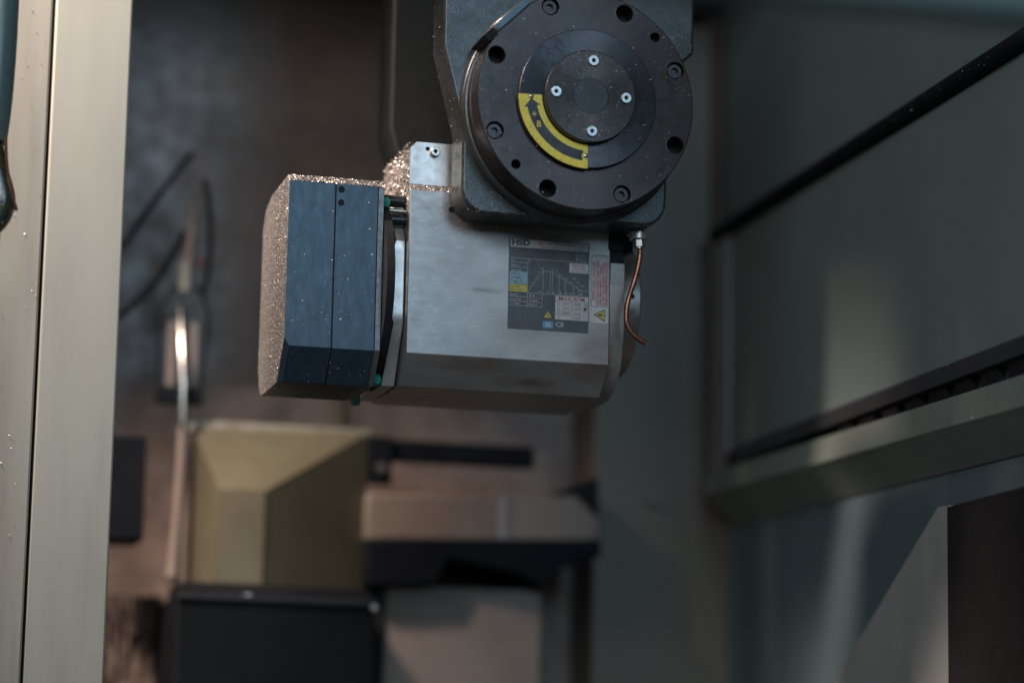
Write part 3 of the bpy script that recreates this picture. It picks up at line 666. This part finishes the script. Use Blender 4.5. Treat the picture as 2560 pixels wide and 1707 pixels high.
solo('side_cover', MB().box(313,331,-420,-51.5,-650,-110), M['cover'], 'black side cover right of the pale gusset', 'cover', base=(341,-200,-650))
solo('door_rail', MB().box(-160,260,-780,-750,28,80), M['teal'], 'blurred teal rail across the upper right foreground', 'rail', base=(50,-765,28), bevel=2)
solo('corner_clip', MB().prismY([(285,425),(285,404),(300,398),(330,425),(330,470),(285,470)], 470, 489), M['rubber'], 'dark clip high in the corner right of the swivel head', 'clip', base=(300,480,400))

# ------------------------------------------------------------------ chips and dust
rnd = random.Random(7)
def flake(mb, p, n, size, asp=1.0, tilt=0.5):
    n = Vector(n); n = (n + Vector((rnd.gauss(0,tilt), rnd.gauss(0,tilt), rnd.gauss(0,tilt)))).normalized()
    a = n.orthogonal().normalized(); a.rotate(Matrix.Rotation(rnd.uniform(0,6.28), 3, n)); b_ = n.cross(a)
    l = size*0.5*asp; w = size*0.5
    p = Vector(p)
    pts = [p+a*l*rnd.uniform(.7,1.2)+b_*w*rnd.uniform(-.4,.4), p+b_*w*rnd.uniform(.5,1)+a*l*rnd.uniform(-.3,.3),
           p-a*l*rnd.uniform(.7,1.2)+b_*w*rnd.uniform(-.4,.4), p-b_*w*rnd.uniform(.5,1)+a*l*rnd.uniform(-.3,.3)]
    bend = n*size*rnd.uniform(-.3,.3)
    pts[1] = pts[1]+bend; pts[3] = pts[3]+bend
    mb.add(pts, [(0,1,2),(0,2,3)])
chips = MB()
def inside(poly, y_, z_):
    c = False; j = len(poly)-1
    for i in range(len(poly)):
        (yi,zi),(yj,zj) = poly[i], poly[j]
        if (zi > z_) != (zj > z_) and y_ < (yj-yi)*(z_-zi)/(zj-zi)+yi: c = not c
        j = i
    return c
cnt = 0
while cnt < 8500:                            # box end face
    yy, zz = rnd.triangular(0,108,8), rnd.uniform(-36,111)
    if not inside(bx_end, yy, zz): continue
    cnt += 1; flake(chips, (-165.5-rnd.uniform(.05,.5),yy,zz), (-1,0,0), rnd.choice((.25,.3,.35,.45,.75))*(1.15-yy/160), rnd.uniform(1,1.8), 0.6)
for _ in range(1500):                        # box top bevel
    x = rnd.uniform(-165,-97); t = rnd.random()
    flake(chips, (x,5*t-.1,106+5*t+.2), (0,-.7,.7), rnd.choice((.5,.7,.9,1.3)), rnd.uniform(1,2), 0.6)
for _ in range(2000): flake(chips, (rnd.uniform(-165,-97),rnd.uniform(5,60),111.2), (0,0,1), rnd.uniform(.6,1.6), 1.4, 0.6)
for _ in range(1500):                        # left face of the raised block and of the body
    flake(chips, (-77.5-rnd.uniform(.1,.8),rnd.uniform(5,93),rnd.uniform(90,142)), (-1,0,.3), rnd.choice((.8,1.1,1.5,2.2)), rnd.uniform(1,2.2), 0.6)
for _ in range(420):                         # shelf under the raised block
    x = rnd.uniform(-77,-47); t = rnd.random(); flake(chips, (x,5*t-.1,106+5*t+.2), (0,-.7,.7), rnd.uniform(.4,1.3), 1.5, 0.6)
for _ in range(260): flake(chips, (rnd.uniform(-77,-46),rnd.uniform(5,40),142.8), (0,0,1), rnd.uniform(.4,1.0), 1.4, 0.6)
for _ in range(330):                         # box front
    flake(chips, (rnd.uniform(-165,-101),-.15,rnd.triangular(-13,106,10)), (0,-1,0), rnd.choice((.3,.35,.45,.6,.8)), rnd.uniform(1,2), 0.5)
for _ in range(150):
    t = rnd.random(); flake(chips, (rnd.uniform(-161,-101),19.5*t-.2,-13.2-22.8*t-.1), (0,-.76,-.65), rnd.uniform(.3,.7), rnd.uniform(1,2), 0.5)
for _ in range(620):                         # body front under the housing
    x, z = rnd.gauss(-30,24), rnd.gauss(84,9)
    if -77 < x < 70 and -12 < z < 100: flake(chips, (x,-.15,z), (0,-1,0), rnd.uniform(.2,.5), rnd.uniform(1,2), 0.4)
for _ in range(90): flake(chips, (rnd.uniform(-77,72),-.15,rnd.uniform(-13,100)), (0,-1,0), rnd.uniform(.25,.6), rnd.uniform(1,2), 0.4)
for _ in range(260):                         # flange
    a, r = rnd.uniform(0,6.28), 79*math.sqrt(rnd.random())
    yy = -82 if r < 33 else -75.2 if r < 50 else -70.2
    flake(chips, (CX+r*math.cos(a),yy,CZ+r*math.sin(a)), (0,-1,0), rnd.choice((.3,.4,.5,.8)), rnd.uniform(1,2.5), 0.4)
for _ in range(450):                         # housing front and lower edge
    x, z = rnd.uniform(-46,104), rnd.uniform(84,100); flake(chips, (x,-35.3,z), (0,-1,0), rnd.uniform(.25,.6), rnd.uniform(1,2), 0.6)
for _ in range(90): flake(chips, (rnd.uniform(-62,-50),-35.2,rnd.uniform(200,240)), (0,-1,0), rnd.uniform(.3,.7), 1.4, 0.5)
for _ in range(260):
    z = rnd.uniform(100,260); x = -64.3 if z > 206 else (-48.3-16*(z-145)/61 if z > 145 else -48.3)
    flake(chips, (x,rnd.uniform(-33,-2),z), (-1,0,0), rnd.uniform(.3,.6), 1.5, 0.5)
o = solo('metal_chips', chips, M['chips'], 'fine bright metal chips scattered over the motor and swivel head', 'metal chips', 'stuff', smooth=0)
wc = MB()
for _ in range(90):
    flake(wc, (309.7,rnd.triangular(-240,380,-180),rnd.triangular(-8,180,40)), (-1,0,0), rnd.uniform(.3,.9), rnd.uniform(1,2.5), 0.3)
for _ in range(200):
    flake(wc, (303.7,rnd.gauss(-120,40),rnd.uniform(-55,-38)), (-1,0,0), rnd.uniform(.3,.8), rnd.uniform(1,2.5), 0.5)
for _ in range(140):
    yy = rnd.uniform(-220,-60); flake(wc, (305.6,yy,-9.5), (-1,0,1), rnd.uniform(.4,1.1), 1.5, 0.6)
for _ in range(160):
    a = rnd.uniform(1.2,3.6); flake(wc, (309+7.6*math.cos(a),rnd.uniform(-230,150),196+7.6*math.sin(a)), (math.cos(a),0,math.sin(a)), rnd.uniform(.4,1.0), 1.5, 0.7)
solo('guard_chips', wc, M['chips'], 'sparse metal chips stuck to the grey green guard and beam', 'metal chips', 'stuff', smooth=0)
pc = MB()
for _ in range(60):
    flake(pc, (rnd.uniform(-360,-330),101.1,rnd.uniform(-240,250)), (0,-1,0), rnd.uniform(.5,1.2), 1.5, 0.4)
solo('column_chips', pc, M['chips'], 'few metal chips clinging to the beige column', 'metal chips', 'stuff', smooth=0)

pd_ = MB()
for _ in range(330):
    a, r = rnd.uniform(0,6.28), 79*math.sqrt(rnd.random())
    if any(math.hypot(CX+r*math.cos(a)-h[0], CZ+r*math.sin(a)-h[1]) < h[2]+.4 for h in holes): continue
    yy = -82 if r < 33 else -75.2 if r < 50 else -70.2
    flake(pd_, (CX+r*math.cos(a),yy-.8*(34 < r < 51.5),CZ+r*math.sin(a)), (0,-1,0), rnd.choice((.25,.3,.35,.5,.9)), rnd.choice((1,1.2,1.5,3)), 0.4)
for _ in range(260):
    flake(pd_, (rnd.uniform(-47,104),-35.4,rnd.triangular(85,112,86)), (0,-1,0), rnd.choice((.25,.3,.4,.6)), 1.4, 0.5)
for _ in range(60):
    flake(pd_, (rnd.uniform(100,122),-35.4,rnd.uniform(205,240)), (0,-1,0), rnd.choice((.3,.4,.7)), 1.8, 0.5)
for _ in range(190):
    flake(pd_, (rnd.uniform(-164,-102),-.25,rnd.triangular(-12,104,5)), (0,-1,0), rnd.choice((.2,.25,.3,.5)), rnd.uniform(1,2), 0.4)
for _ in range(110):
    flake(pd_, (rnd.uniform(-76,71),-.5,rnd.uniform(-12,95)), (0,-1,0), rnd.choice((.2,.25,.3,.45)), 1.3, 0.4)
solo('pale_dust', pd_, M['pale'], 'pale dust specks on the round flange, housing and black box front', 'dust', 'stuff', smooth=0)
